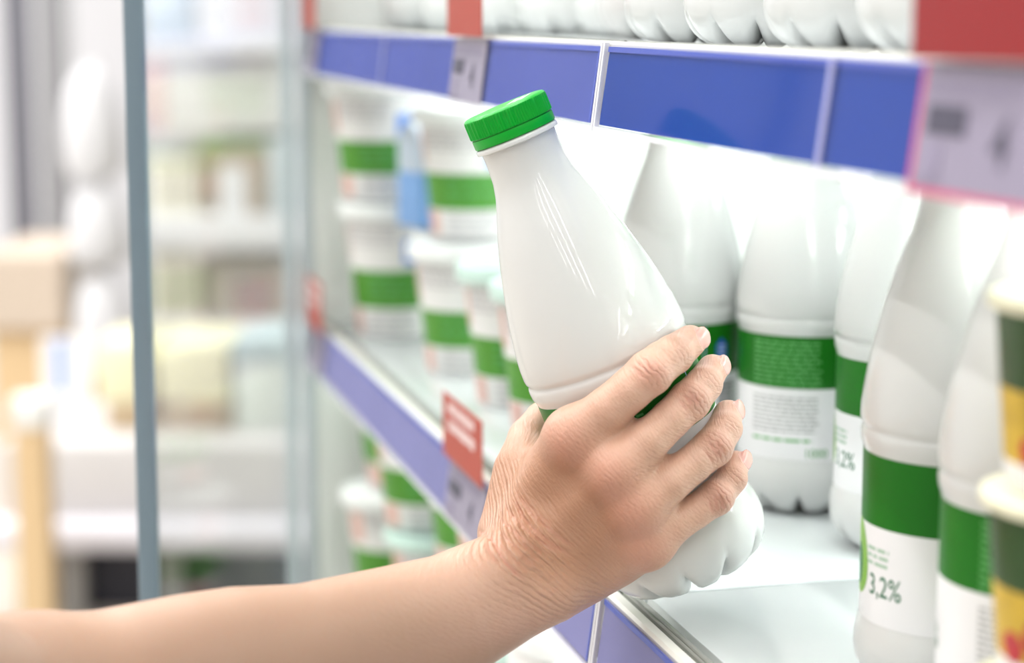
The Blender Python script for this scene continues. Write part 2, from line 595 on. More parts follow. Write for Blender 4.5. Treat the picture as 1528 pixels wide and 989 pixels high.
def price_card(y0, y1, z, label, card_h=.075, red=None, detail=True, edge=False, hasred=True):
    """y0 > y1: the left end is the far end"""
    root = empty('price_card', (XF - .004, (y0 + y1) / 2, z))
    tag(root, label, 'price card', 'price cards on the shelf strips')
    rng = random.Random(int(y0 * 1000))
    if hasred:
        m = MB()
        m.box((-.0030, y1 - root.location.y, .0030), (-.0022, y0 - root.location.y, card_h), bevel=.0002)
        card = m.build('red_card', red or M_RED, root)
        m = MB()
        wdt = (y0 - y1)
        for row in range(2):
            x = wdt * .16
            while x < wdt * .82:
                bw = rng.uniform(.0016, .0030)
                hh = card_h * .17 * rng.uniform(.75, 1.0)
                zt0 = card_h * (.90 - .25 * row)
                yy = y0 - root.location.y - x
                m.box((-.0032, yy - bw, zt0 - hh), (-.00295, yy, zt0))
                x += bw + rng.uniform(.0008, .0022)
        m.build('card_lettering', M_CARDINK, card)
    m = MB()
    tag_quad(m, y0 - .003, y1 + .003, .0016, -.0375, z, .0002, root)
    lab = m.build('price_label', M_TAGW, root)
    if edge:
        m = MB()
        tag_quad(m, y0, y0 - .003, .0020, -.0380, z, .0002, root)
        tag_quad(m, y0, y1, -.0376, -.0398, z, .0002, root)
        m.build('label_border', M_MAG, root)
    m = MB()
    wdt = y0 - y1
    tag_quad(m, y0 - .06 * wdt - .003, y0 - .36 * wdt - .003, -.0115, -.0205, z, .0006, root, 0)
    tag_quad(m, y0 - .07 * wdt - .003, y0 - .20 * wdt - .003, -.0235, -.0330, z, .0006, root, 1)
    for q in word_bars(rng, wdt * .8, 2, .003, .0016):
        tag_quad(m, y0 - .05 * wdt - q[0], y0 - .05 * wdt - q[2], -.0036 + q[3], -.0036 + q[1], z, .0006, root, 1)
    # large price digits on the right of the label
    vs, fs = glyphs('4', .022)
    base_y = y0 - .66 * wdt
    out = []
    for (x, y) in vs:
        px_, py_, pz_ = strip_pt(base_y - x, -.022 + y, z, .0009)
        out.append((px_ - root.location.x, py_ - root.location.y, pz_ - root.location.z))
    m.add(out, fs, 0)
    for q in word_bars(rng, wdt * .25, 1, .003, .0022):
        tag_quad(m, y0 - .06 * wdt - q[0], y0 - .06 * wdt - q[2], -.034 + q[3], -.034 + q[1], z, .0006, root, 1)
    m.build('label_print', [M_TAGINK, M_TAGINK2], lab)
    return root


price_card(.592, .505, Z_UP, 'large red price card with lilac label at the right end of the upper strip', card_h=.09, edge=True)
yl = on_x(683, 60, XF)[1]
yr = on_x(735, 60, XF)[1]
price_card(yl, yr, Z_UP, 'red price card with white lettering on the upper strip, above left of the green cap', red=M_REDF)
price_card(1.88, 1.81, Z_UP, 'blurred red price card at the far left end of the upper strip', red=M_REDF)
yl = on_x(676, 660, XF)[1]
yr = on_x(735, 720, XF)[1]
price_card(yl, yr, Z_LOW, 'orange-red price card on the lower strip just left of the wrist', card_h=.046, red=M_REDF)
price_card(1.88, 1.80, Z_LOW, 'blurred pink-red price card at the far left end of the lower strip', card_h=.05, red=M_REDF)
# ------------------------------------------------------------------ stock on the shelves
bottle = make_bottle()


def place_bottle(o, x, y, z, offset, label, group):
    o.location = (x, y, z + .0004)
    set_label_angle(o, 0, x, y, offset)
    tag(o, label, 'milk bottle', group)
    return o


G_LOW = 'milk bottles standing on the lower shelf'
G_UP = 'milk bottles standing on the upper shelf'

# the one in the hand ------------------------------------------------
AX_DIR2 = (-0.387, 0.922)                     # image direction from foot to cap (x right, y up)
TILT = math.radians(9.0)                       # its top leans towards the camera by this much
a_img = math.atan2(0.387, 0.922)
AXIS = RIGHT * (-math.sin(a_img) * math.cos(TILT)) + UP * (math.cos(a_img) * math.cos(TILT)) - FWD * math.sin(TILT)
D_MID = 0.967
P_MID = at(758 + 0.387 * 380, 180 + 0.922 * 380, D_MID)   # axis point at t = 380
FOOT = P_MID - AXIS * zt(380)


def axis_at(t):
    return FOOT + AXIS * zt(t)


zl = Vector(AXIS)
to_cam = Vector(CAM - P_MID)
xl = (to_cam - zl * to_cam.dot(zl)).normalized()           # towards the camera, square to the axis
yl_ = zl.cross(xl)
R0 = Matrix((xl, yl_, zl)).transposed().to_4x4()
held = copy_tree(bottle)
held.matrix_world = Matrix.Translation(Vector(FOOT)) @ R0 @ Matrix.Rotation(math.radians(-107), 4, 'Z')
tag(held, 'tilted white milk bottle with green cap held in the hand', 'milk bottle')

first = True
for (x, y, off, lab) in (
        (.4006, .7700, -46, 'white milk bottle with 3,2% on its label, frontmost pair at right, the left one'),
        (.3926, .6800, -89, 'white milk bottle at the right edge, half behind the small yogurt pots'),
        (.4887, .9990, -58, 'white milk bottle reading ,2% squeezed behind the 3,2% bottle'),
        (.4703, 1.1028, -101, 'white milk bottle showing its small print and 1000, standing free at the back'),
        (.4100, 1.1650, -133, 'white milk bottle with blue badge right behind the fingers'),
        (.4900, .7600, -60, 'white milk bottle in the second row behind the 3,2% bottle'),
        (.4830, .6650, -60, 'white milk bottle in the second row at the right edge'),
        (.5800, 1.0500, -60, 'white milk bottle in the back row, half seen between the shoulders of two others'),
        (.5200, 1.2100, -80, 'white milk bottle in the back row behind the blue badge bottle'),
):
    o = bottle if first else copy_tree(bottle)
    first = False
    place_bottle(o, x, y, Z_LOW, off, lab, G_LOW)

ub = (
    (.372, .530, 'white milk bottle on the upper shelf hidden by the large red price card'),
    (.372, .625, 'white milk bottle on the upper shelf just left of the large red price card'),
    (.372, .722, 'second white milk bottle foot left of the large red card on the upper shelf'),
    (.372, .820, 'third white milk bottle foot left of the large red card on the upper shelf'),
    (.372, .925, 'fourth white milk bottle foot left of the large red card on the upper shelf'),
    (.376, 1.032, 'white milk bottle foot on the upper shelf directly over the strip joint'),
    (.420, 1.225, 'white milk bottle foot on the upper shelf right of the small red price card'),
    (.440, 1.345, 'white milk bottle on the upper shelf behind the small red price card'),
    (.430, 1.460, 'white milk bottle on the upper shelf left of the small red price card'),
    (.420, 1.590, 'second white milk bottle left of the small red card on the upper shelf'),
    (.410, 1.720, 'third white milk bottle left of the small red card on the upper shelf'),
    (.400, 1.845, 'white milk bottle at the far left end of the upper shelf'),
)
for i, (x, y, lab) in enumerate(ub):
    place_bottle(copy_tree(bottle), x, y, Z_UP, -60 + 37 * i, lab, G_UP)

# ------------------------------------------------------------------ tall yogurt cups
M_CUP = mat('cup_white', (0.83, 0.815, 0.81), rough=0.35, sss=0.1)
M_LID = mat('lid_white', (0.87, 0.89, 0.89), rough=0.22)
M_LIDT = mat('lid_mint', (0.60, 0.78, 0.72), rough=0.25)
M_CUPG = mat('cup_green', (0.075, 0.29, 0.02), rough=0.4)
M_PINK = mat('cup_pink', (0.74, 0.47, 0.42), rough=0.4)
M_ORANGE = mat('cup_orange', (0.72, 0.18, 0.03), rough=0.4)
M_CBLUE = mat('cup_blue', (0.13, 0.30, 0.78), rough=0.4)
M_CGREY = mat('cup_grey_print', (0.55, 0.53, 0.55), rough=0.5)
CUP_H = .108


def cup_r(z):
    return (.0325 + (.0445 - .0325) * z / CUP_H)


def cup_wrap(mb, x0, z0, x1, z1, ang, mi=0, lift=.0004):
    n = max(2, int(abs(x1 - x0) / .004))
    vs, fs = [], []
    for i in range(n + 1):
        x = x0 + (x1 - x0) * i / n
        for z in (z0, z1):
            r = cup_r(z) + lift
            a = ang + x / .039
            vs.append((r * math.cos(a), r * math.sin(a), z))
    for i in range(n):
        fs.append((2 * i, 2 * i + 2, 2 * i + 3, 2 * i + 1))
    mb.add(vs, fs, mi)


def make_cup(lid_mat):
    root = empty('yogurt_cup')
    zs = [0, .002, .0243, .0245, .040, .0550, .0552, .070, .088, .098]
    m = MB()
    m.lathe([(.028, 0.0015), (.031, 0)] + [(cup_r(z), z) for z in zs[1:]] + [(.0452, .0985)], n=56,
            mis=[0, 0, 0, 0, 1, 1, 0, 0, 0, 0, 0, 0])
    b = m.build('cup_body', [M_CUP, M_CUPG], root, smooth=50)
    b['label'] = 'white tapering cup with a green band'
    m = MB()
    m.lathe([(.0448, .0960), (.0492, .0960), (.0498, .0975), (.0498, .1055), (.0485, .1080), (.0465, .1080), (.0455, .1062), (.02, .1060), (.002, .1060)], n=56)
    m.build('lid', lid_mat, root, smooth=40)
    rng = random.Random(5)
    for wd_, z0, pit, a0, mi_ in ((.055, .051, .0055, -30, 2), (.05, .0215, .0050, -30, 1), (.05, .092, .0050, -60, 1)):
        m = MB()
        for q in word_bars(rng, wd_, 4, pit, .0022):
            cup_wrap(m, q[0], z0 + q[1], q[2], z0 + q[3], D(a0), mi_, .0006)
        m.build('fine_print', [M_PINK, M_CGREY, M_INK_LG], b)
    for z0, z1, wd_, a0 in ((.003, .023, .026, -85), (.062, .090, .020, -95)):
        m = MB()
        cup_wrap(m, 0, z0, wd_, z1, D(a0), 0)
        m.build('fruit_picture', M_PINK, b)
    m = MB()
    cup_wrap(m, 0, .060, .014, .080, D(22), 0)
    m.build('blue_badge', M_CBLUE, b)
    return root


cup_a = make_cup(M_LID)
cup_b = make_cup(M_LIDT)
for o in (cup_a, cup_b):
    o.location = (0, 0, -5)
used = set()
G_CUP = 'tall yogurt cups stacked on the left shelves'


def put_cup(src, x, y, z, turn, label):
    if src.name in used:
        o = copy_tree(src)
    else:
        o = src
        used.add(src.name)
    o.location = (x, y, z + .0004)
    o.rotation_euler = (0, 0, math.atan2(-y, -x) + math.radians(turn))
    tag(o, label, 'yogurt cup', G_CUP)
    return o


NTH = ('first', 'second', 'third', 'fourth', 'fifth', 'sixth')
TOP_CUP = .1090
# on the lower shelf: front row of four, then the second row, then the upper tier
for k, (y, x) in enumerate(((1.350, .386), (1.455, .386), (1.600, .378), (1.700, .402))):
    lab = '%s white cup left of the tilted bottle, bottom front row of the lower shelf' % NTH[k]
    put_cup(cup_a if k > 1 else cup_b, x, y, Z_LOW, 1 - 3 * k, lab)
tall = put_cup(cup_a, .356, 1.806, Z_LOW, -8, 'taller white cup at the far left end of the lower shelf')
tall.scale = (1, 1, 1.16)
put_cup(cup_a, .392, 1.6425, Z_LOW + TOP_CUP, -3, 'white lidded cup with green band on the upper tier, beside the tilted bottle')
put_cup(cup_a, .346, 1.815, Z_LOW + TOP_CUP * 1.16, 2, 'blurred white cup with green band on the upper tier at the far left end')
for k, y in enumerate((1.828,)):
    put_cup(cup_a, .485, y, Z_LOW + TOP_CUP, -15 + 20 * k, 'white lidded cup on the upper tier half hidden behind the nearer white cup')
# under it, on the bottom shelf: two tiers standing behind the lower strip
Z3 = Z_THIRD
for tier in range(3):
    for k in range(2, 6):
        y = 1.02 + .155 * k + .012 * tier
        lab = '%s cup leftwards under the lower shelf, %s tier, pink print' % (NTH[k - 2], ('lowest', 'middle', 'topmost')[tier])
        put_cup((cup_a, cup_b)[(tier + k) % 2], .354 + .012 * ((k + tier) % 2), y, Z3 + TOP_CUP * tier, (-8, 6, -2)[tier] + 9 * (k % 3), lab)

# plain white tubs below the joint of the lower shelves
for k, (x, y) in enumerate(((.352, .965), (.352, 1.067), (.352, 1.169))):
    tb = empty('white_tub', (x, y, Z3 + .0004))
    tag(tb, 'plain white tub on the bottom shelf under the strip joint, %s of three' % ('right one', 'middle one', 'left one')[k], 'tub', 'white tubs on the bottom shelf')
    m = MB()
    m.lathe([(.038, .0015), (.041, 0), (.0425, .003), (.048, .20), (.0485, .262), (.0475, .265)], n=48)
    m.build('tub_body', M_CUP, tb, smooth=50)
    m = MB()
    m.lathe([(.0480, .2655), (.0495, .2660), (.0498, .2760), (.0485, .2785), (.045, .2780), (.002, .2770)], n=48)
    m.build('lid', M_LID, tb, smooth=50)

# a slim blue and white carton squeezed between the two upper cups
cb = empty('milk_carton', (.374, 1.732, Z_LOW + TOP_CUP + .0004), math.radians(20))
tag(cb, 'slim light blue and white carton between the two upper tier cups', 'carton')
m = MB()
m.box((-.020, -.020, 0), (.020, .020, .048), bevel=.002, mi=0)
m.build('carton_base', mat('carton_blue', (.22, .42, .80), rough=.4), cb, smooth=40)
m = MB()
m.box((-.0199, -.0199, .0482), (.0199, .0199, .078), bevel=.002)
m.add([(-.0199, -.0199, .0775), (.0199, -.0199, .0775), (.0199, .0199, .0775), (-.0199, .0199, .0775), (-.0199, 0, .096), (.0199, 0, .096)],
      [(0, 1, 5, 4), (2, 3, 4, 5), (1, 2, 5), (3, 0, 4)])
m.build('carton_top', mat('carton_paleblue', (.62, .72, .86), rough=.4), cb, smooth=40)

# ------------------------------------------------------------------ small yogurt pots at the right edge
M_POTY = mat('pot_yellow', (0.55, 0.36, 0.03), rough=0.4, noise=.5, nscale=90)
M_POTR = mat('pot_red', (0.45, 0.02, 0.03), rough=0.4)
M_POTG = mat('pot_green', (0.010, 0.052, 0.004), rough=0.35)
M_POTL = mat('pot_lid', (0.83, 0.80, 0.60), rough=0.3)


def make_pot():
    root = empty('yogurt_pot')
    zs = [0, .003, .010, .0102, .034, .0342, .056, .060]
    pr = lambda z: .0315 + .0055 * z / .06
    m = MB()
    m.lathe([(.030, 0)] + [(pr(z), z) for z in zs[1:]], n=56, mis=[3, 3, 3, 1, 1, 2, 2, 2])
    b = m.build('pot_body', [M_CUP, M_POTY, M_POTG, M_CUP], root, smooth=50)
    m = MB()
    for ang, zc, rr in ((-62, .015, .006), (-40, .020, .007), (-10, .015, .006), (25, .018, .008)):
        vs = [(0, 0)] + [(rr * math.cos(2 * PI * i / 18), rr * .9 * math.sin(2 * PI * i / 18)) for i in range(18)]
        out = []
        for x, y in vs:
            a = D(ang) + x / .034
            r = pr(zc + y) + .0003
            out.append((r * math.cos(a), r * math.sin(a), zc + y))
        m.add(out, [(0, 1 + i, 1 + (i + 1) % 18) for i in range(18)])
    m.build('fruit_print', M_POTR, b)
    m = MB()
    m.lathe([(.036, .0595), (.0395, .0595), (.0402, .0610), (.0398, .0632), (.038, .0640), (.02, .0640), (.002, .0640)], n=56)
    m.build('foil_lid', M_POTL, root, smooth=40)
    return root


pot = make_pot()
PX, PY = .3600, .5885
for k, lab in enumerate(('bottom small fruit yogurt pot of the stack at the right edge',
                         'middle small fruit yogurt pot of the stack at the right edge',
                         'topmost small fruit yogurt pot with pale lid at the right edge')):
    o = pot if k == 0 else copy_tree(pot)
    o.location = (PX, PY, Z_LOW + .0005 + .0680 * k)
    o.rotation_euler = (0, 0, math.atan2(-PY, -PX) + math.radians(10 * k))
    o.scale = (1, 1, 1.05)
    tag(o, lab, 'yogurt pot', 'stacked small yogurt pots at the right edge')
# ------------------------------------------------------------------ the arm and hand: one continuous skin surface
# joints are measured in the photograph; their distance is set from the axis of the bottle the hand closes on (front > 0: nearer to us)
AX_T = 1.0


def bt(px, py):
    """(t, o): position along and across the tilted bottle, in the bottle's measured units"""
    return (px - 758) * .387 + (py - 180) * .922, (px - 758) * .922 - (py - 180) * .387


def J(px, py, front):
    t, _ = bt(px, py)
    d = float(np.dot(axis_at(t) - CAM, FWD))
    return at(px, py, d - front * mm)


PX = 1.0 / 3230.0                 # metres per pixel at the hand
CAPS = {}


def chain(name, pts):
    CAPS[name] = [(np.array(p), r * mm) for p, r in pts]


chain('index', [(J(858, 652, 45), 13.0), (J(905, 612, 51), 10.6), (J(940, 582, 52), 10.1), (J(969, 556, 51), 10.6), (J(988, 540, 47), 9.7),
                (J(1004, 529, 41), 9.3), (J(1030, 509, 29), 7.8)])
chain('middle', [(J(918, 704, 54), 13.0), (J(965, 660, 55), 10.0), (J(1000, 626, 50), 9.2), (J(1028, 598, 43), 9.6), (J(1040, 585, 38), 8.9),
                 (J(1049, 574, 33), 8.5), (J(1063, 551, 19), 7.4)])
chain('ring', [(J(950, 757, 55), 12.3), (J(998, 721, 55), 9.6), (J(1033, 693, 49), 8.9), (J(1062, 668, 41), 9.3), (J(1073, 652, 36), 8.4),
               (J(1080, 640, 31), 8.0), (J(1086, 618, 20), 7.1)])
chain('little', [(J(966, 809, 51), 11.0), (J(1005, 784, 52), 8.6), (J(1038, 763, 48), 8.0), (J(1067, 742, 43), 8.4), (J(1080, 727, 38), 7.5),
                 (J(1090, 714, 35), 7.2), (J(1098, 692, 27), 6.5)])
chain('thumb', [(J(765, 790, 22), 15.0), (J(774, 703, 4), 11.8), (J(790, 655, -18), 10.8), (J(812, 628, -33), 10.0), (J(838, 606, -47), 9.3), (J(872, 588, -53), 7.6)])
FINGERS = ('index', 'middle', 'ring', 'little')

PALM = [  # metacarpals and the fleshy edges
    [(J(766, 806, 30), 14.0), (J(810, 728, 34), 13.2), (J(858, 652, 42), 13.0)],
    [(J(786, 836, 32), 14.5), (J(850, 768, 42), 13.2), (J(918, 704, 51), 13.0)],
    [(J(806, 862, 32), 14.5), (J(875, 808, 42), 13.0), (J(950, 757, 52), 12.3)],
    [(J(828, 884, 30), 13.5), (J(895, 848, 39), 12.6), (J(966, 809, 49), 11.0)],
    [(J(790, 850, 16), 16.0), (J(875, 850, 20), 16.0), (J(945, 822, 28), 13.0)],       # outer edge of the palm
    [(J(768, 800, 18), 16.0), (J(782, 740, 10), 14.0), (J(792, 690, 0), 11.0)],        # ball of the thumb
]
WEB = [[(J(905, 672, 44), 9.0), (J(934, 645, 44), 7.5)], [(J(950, 722, 45), 9.0), (J(976, 694, 44), 7.2)], [(J(975, 780, 43), 8.5), (J(994, 764, 42), 6.5)],
       [(J(784, 700, 6), 8.5), (J(815, 690, 22), 9.0), (J(850, 660, 38), 9.0)],
       [(J(790, 735, 12), 12.0), (J(835, 715, 32), 11.0), (J(880, 690, 42), 11.0)]]


def A(px, py, d):
    return at(px, py, d)


ARM = [
    [(A(768, 822, .930), 13.5), (A(737, 850, .922), 16.5), (A(660, 893, .905), 19.8), (A(560, 923, .886), 22.0), (A(450, 952, .866), 23.5), (A(350, 963, .850), 25.0),
     (A(280, 978, .838), 26.0), (A(200, 997, .825), 26.5), (A(110, 1018, .812), 26.5), (A(40, 1026, .80), 27.0)],
    [(A(822, 886, .930), 13.5), (A(760, 912, .925), 16.0), (A(690, 950, .912), 18.0), (A(600, 985, .895), 20.5), (A(480, 1018, .873), 23.0), (A(400, 1040, .858), 25.0),
     (A(250, 1065, .835), 28.0), (A(100, 1075, .812), 28.5)],
    [(A(40, 1038, .80), 28.0), (A(-60, 1054, .765), 36.0), (A(-200, 1060, .70), 41.0), (A(-420, 1060, .60), 46.0)],
]


def seg_d(P, a, b, ra, rb):
    ba = b - a
    pa = P - a
    h = np.clip(pa @ ba / (ba @ ba), 0, 1)
    return np.linalg.norm(pa - h[:, None] * ba, axis=1) - (ra + (rb - ra) * h)


def chain_d(P, ch, k=0.0):
    d = None
    for (a, ra), (b, rb) in zip(ch[:-1], ch[1:]):
        e = seg_d(P, a, b, ra, rb)
        d = e if d is None else (np.minimum(d, e) if k == 0 else smin(d, e, k))
    return d


def smin(a, b, k):
    h = np.clip(.5 + .5 * (b - a) / k, 0, 1)
    return b + (a - b) * h - k * h * (1 - h)


def radial(p):
    """outward direction from the bottle's axis"""
    v = p - FOOT
    v = v - AXIS * np.dot(v, AXIS)
    return v / np.linalg.norm(v)


NAILS = []
for fn_ in FINGERS:
    c = CAPS[fn_]
    tip, dip = c[-1][0], c[-2][0]
    ax = (tip - dip) / np.linalg.norm(tip - dip)
    r = radial(tip)
    up_ = r - ax * np.dot(r, ax)
    up_ /= np.linalg.norm(up_)
    NAILS.append((tip + up_ * c[-1][1] * .90 + ax * 1.6 * mm, ax, up_, np.cross(ax, up_), c[-1][1]))

KNUCK = []                        # (centre on the skin, size) of creased, redder knuckles
for fn_ in FINGERS:
    c = CAPS[fn_]
    view = lambda p: (CAM - p) / np.linalg.norm(CAM - p)
    for i, s in ((0, 11.0), (3, 7.0), (5, 4.5)):
        n = radial(c[i][0]) * .55 + view(c[i][0]) * .45
        n /= np.linalg.norm(n)
        KNUCK.append((c[i][0] + n * c[i][1], s * mm, i))


def arm_sdf(P):
    arm = None
    for ch in ARM:
        e = chain_d(P, [(np.array(p), r * mm) for p, r in ch])
        arm = e if arm is None else smin(arm, e, 20 * mm)
    palm = None
    for ch in PALM:
        e = chain_d(P, [(np.array(p), r * mm) for p, r in ch])
        palm = e if palm is None else smin(palm, e, 9 * mm)
    for ch in WEB:
        palm = smin(palm, chain_d(P, [(np.array(p), r * mm) for p, r in ch]), 10 * mm)
    body = smin(arm, palm, 16 * mm)
    out = body
    for fn_ in FINGERS + ('thumb',):
        f = chain_d(P, CAPS[fn_], 1.2 * mm)
        c = CAPS[fn_]
        if fn_ != 'thumb':
            for i, (dr, off) in ((3, (.72, 3.4)), (5, (.66, 2.8))):       # bony knuckles a little proud of the finger
                n = radial(c[i][0])
                f = smin(f, np.linalg.norm(P - (c[i][0] + n * off * mm), axis=1) - c[i][1] * dr, 5 * mm)
        out = np.minimum(out, smin(body, f, 7 * mm))
    for ch, r in ((0, 9.0), (1, 9.4), (2, 8.8), (3, 7.6)):             # knuckles of the fist
        c = CAPS[FINGERS[ch]][0]
        n = (CAM - c[0]) / np.linalg.norm(CAM - c[0]) * .7 + radial(c[0]) * .3
        out = smin(out, np.linalg.norm(P - (c[0] + n * 4.6 * mm), axis=1) - r * mm, 12 * mm)
    # nail plates
    for (c, ax, up_, sd, r) in NAILS:
        q = P - c
        e = np.sqrt((q @ ax / (5.6 * mm)) ** 2 + (q @ sd / (r * .72)) ** 2 + (q @ up_ / (1.6 * mm)) ** 2)
        out = np.minimum(out, (e - 1) * 1.3 * mm)
    # press the flesh against the bottle instead of through it
    q = P - FOOT
    z = q @ AXIS
    rad = np.linalg.norm(q - z[:, None] * AXIS, axis=1)
    R = np.interp(z, [zt(t) for t, r_ in reversed(BODY[8:40])], [max(r_, 123.6) * U if t > 376 else r_ * U for t, r_ in reversed(BODY[8:40])])
    return np.maximum(out, (R + .45 * mm) - rad)


def surface_nets(sdf, lo, hi, h):
    lo, hi = np.array(lo), np.array(hi)
    k = 5
    n = (np.ceil((hi - lo) / (h * k)).astype(int) + 1)
    # coarse pass finds the cells the skin can pass through
    cs = h * k
    g = np.stack(np.meshgrid(*[lo[i] + cs * (np.arange(n[i]) + .5) - h * .5 for i in range(3)], indexing='ij'), -1).reshape(-1, 3)
    d = np.empty(len(g))
    for i in range(0, len(g), 200000):
        d[i:i + 200000] = sdf(g[i:i + 200000])
    d = d.reshape(n)
    F = np.repeat(np.repeat(np.repeat(np.where(d > 0, 1.0, -1.0).astype(np.float32), k, 0), k, 1), k, 2)
    near = np.argwhere(np.abs(d) < cs * 1.8)
    off = np.stack(np.meshgrid(*[np.arange(k)] * 3, indexing='ij'), -1).reshape(-1, 3)
    for i in range(0, len(near), 2000):
        idx = (near[i:i + 2000, None, :] * k + off[None]).reshape(-1, 3)
        F[idx[:, 0], idx[:, 1], idx[:, 2]] = sdf(lo + idx * h)
    S = F < 0
    a = S[:-1, :-1, :-1]
    allin, anyin = a.copy(), a.copy()
    for dx in (0, 1):
        for dy in (0, 1):
            for dz in (0, 1):
                b = S[dx:S.shape[0] - 1 + dx, dy:S.shape[1] - 1 + dy, dz:S.shape[2] - 1 + dz]
                allin &= b
                anyin |= b
    cells = np.argwhere(anyin & ~allin)
    vid = -np.ones(a.shape, dtype=np.int32)
    vid[cells[:, 0], cells[:, 1], cells[:, 2]] = np.arange(len(cells))
    acc = np.zeros((len(cells), 3))
    cnt = np.zeros(len(cells))
    for ax in range(3):
        o1, o2 = [i for i in range(3) if i != ax]
        for u in (0, 1):
            for v in (0, 1):
                c0 = cells.copy()
                c0[:, o1] += u
                c0[:, o2] += v
                c1 = c0.copy()
                c1[:, ax] += 1
                f0 = F[c0[:, 0], c0[:, 1], c0[:, 2]]
                f1 = F[c1[:, 0], c1[:, 1], c1[:, 2]]
                m = (f0 < 0) != (f1 < 0)
                t = f0 / np.where(m, f0 - f1, 1)
                p = c0.astype(float)
                p[:, ax] += t
                acc[m] += p[m]
                cnt[m] += 1
    V = lo + (acc / cnt[:, None]) * h
    quads = []
    for ax in range(3):
        o1, o2 = [(1, 2), (2, 0), (0, 1)][ax]
        sl0 = [slice(1, -1)] * 3
        sl0[ax] = slice(0, -1)
        sl1 = list(sl0)
        sl1[ax] = slice(1, None)
        s0, s1 = S[tuple(sl0)], S[tuple(sl1)]
        e = np.argwhere(s0 != s1)
        inside0 = s0[e[:, 0], e[:, 1], e[:, 2]]
        for q in range(3):
            if q != ax:
                e[:, q] += 1
        def cell(d1, d2):
            c = e.copy()
            c[:, o1] += d1
            c[:, o2] += d2
            return vid[c[:, 0], c[:, 1], c[:, 2]]
        Q = np.stack([cell(-1, -1), cell(0, -1), cell(0, 0), cell(-1, 0)], 1)
        Q[~inside0] = Q[~inside0][:, ::-1]
        quads.append(Q)
    Q = np.concatenate(quads)
    Q = Q[(Q >= 0).all(1)]
    return V, Q


ALLP = [p for ch in ARM + PALM for p, r in ch] + [p for n_ in CAPS for p, r in CAPS[n_]]
LO = np.min(ALLP, 0) - .055
HI = np.max(ALLP, 0) + .055
H_VOX = 0.95 * mm
V, Q = surface_nets(arm_sdf, LO, HI, H_VOX)


def relax(V, Q, it, lam):
    """even out the net, each vertex towards its neighbours"""
    e = np.concatenate([Q[:, [0, 1]], Q[:, [1, 2]], Q[:, [2, 3]], Q[:, [3, 0]]])
    for _ in range(it):
        s = np.zeros_like(V)
        n = np.zeros(len(V))
        for a_, b_ in ((0, 1), (1, 0)):
            for k_ in range(3):
                s[:, k_] += np.bincount(e[:, a_], weights=V[e[:, b_], k_], minlength=len(V))
            n += np.bincount(e[:, a_], minlength=len(V))
        V = V + lam * (s / np.maximum(n, 1)[:, None] - V)
    return V


V = relax(V, Q, 4, .5)


# skin folds measured over the wrist and the finger joints, pressed into the surface as real grooves
def zl_(pts, ox, oy, s):
    return [(ox + x / s, oy + y / s) for x, y in pts]


W5 = (660, 720, 3.677)
F8 = (920, 460, 3.09)
FOLDS = [(zl_(p, *W5), dep, .85) for p, dep in (
    ([(190, 262), (245, 285), (280, 315), (310, 375), (345, 430), (400, 490), (450, 530)], .75),
    ([(235, 330), (275, 405), (320, 450)], .40),
    ([(300, 190), (400, 270), (500, 350), (560, 400)], .38),
    ([(400, 90), (440, 190), (520, 270), (620, 350), (690, 390)], .50),
    ([(350, 140), (430, 230), (530, 310), (640, 390)], .42),
    ([(330, 210), (420, 310), (480, 370), (540, 440)], .34),
    ([(410, 60), (480, 160), (560, 230), (640, 300), (720, 350)], .40),
    ([(280, 240), (370, 320), (440, 400), (520, 480)], .34),
    ([(270, 280), (330, 345), (400, 430), (470, 500)], .30),
    ([(450, 90), (530, 180), (610, 240)], .28))]
FOLDS += [(zl_(p, *F8), .42, .60) for p in (
    [(95, 250), (150, 300)], [(118, 232), (172, 285)], [(72, 268), (125, 318)],
    [(305, 395), (352, 448)], [(332, 385), (382, 436)], [(285, 420), (325, 468)],
    [(400, 640), (446, 712)], [(428, 625), (486, 695)], [(455, 615), (496, 668)],
    [(452, 872), (470, 940)], [(474, 862), (496, 928)], [(430, 890), (446, 950)])]
rel = V - CAM
vd = rel @ FWD
vx = W_PX / 2 + F_PX * (rel @ RIGHT) / vd
vy = H_PX / 2 - F_PX * (rel @ UP) / vd
e1, e2 = V[Q[:, 1]] - V[Q[:, 0]], V[Q[:, 3]] - V[Q[:, 0]]
fn3 = np.cross(e1, e2)
nrm = np.zeros_like(V)
for c_ in range(4):
    for k_ in range(3):
        nrm[:, k_] += np.bincount(Q[:, c_], weights=fn3[:, k_], minlength=len(V))
nrm /= np.maximum(np.linalg.norm(nrm, axis=1), 1e-12)[:, None]
facing = np.clip(-(nrm * rel).sum(1) / np.linalg.norm(rel, axis=1) * 3, 0, 1)
groove = np.zeros(len(V))
for pts, dep, sig in FOLDS:
    best_d = np.full(len(V), 1e9)
    endw = np.zeros(len(V))
    tot = len(pts) - 1
    for i in range(tot):
        ax_, ay_ = pts[i]
        bx_, by_ = pts[i + 1]
        dx_, dy_ = bx_ - ax_, by_ - ay_
        h_ = np.clip(((vx - ax_) * dx_ + (vy - ay_) * dy_) / (dx_ * dx_ + dy_ * dy_), 0, 1)
        d_ = np.hypot(vx - ax_ - h_ * dx_, vy - ay_ - h_ * dy_) / 3250.0
        m_ = d_ < best_d
        best_d[m_] = d_[m_]
        endw[m_] = ((i + h_) / tot)[m_]
    taper = np.clip(np.minimum(endw, 1 - endw) * 5 + .25, 0, 1)
    groove = np.maximum(groove, dep * taper * np.exp(-(best_d / (sig * mm)) ** 2))
groove *= facing
V = V - nrm * (groove * 1.45 * mm)[:, None]
me = bpy.data.meshes.new('person')
me.vertices.add(len(V))
me.vertices.foreach_set('co', V.astype(np.float32).ravel())
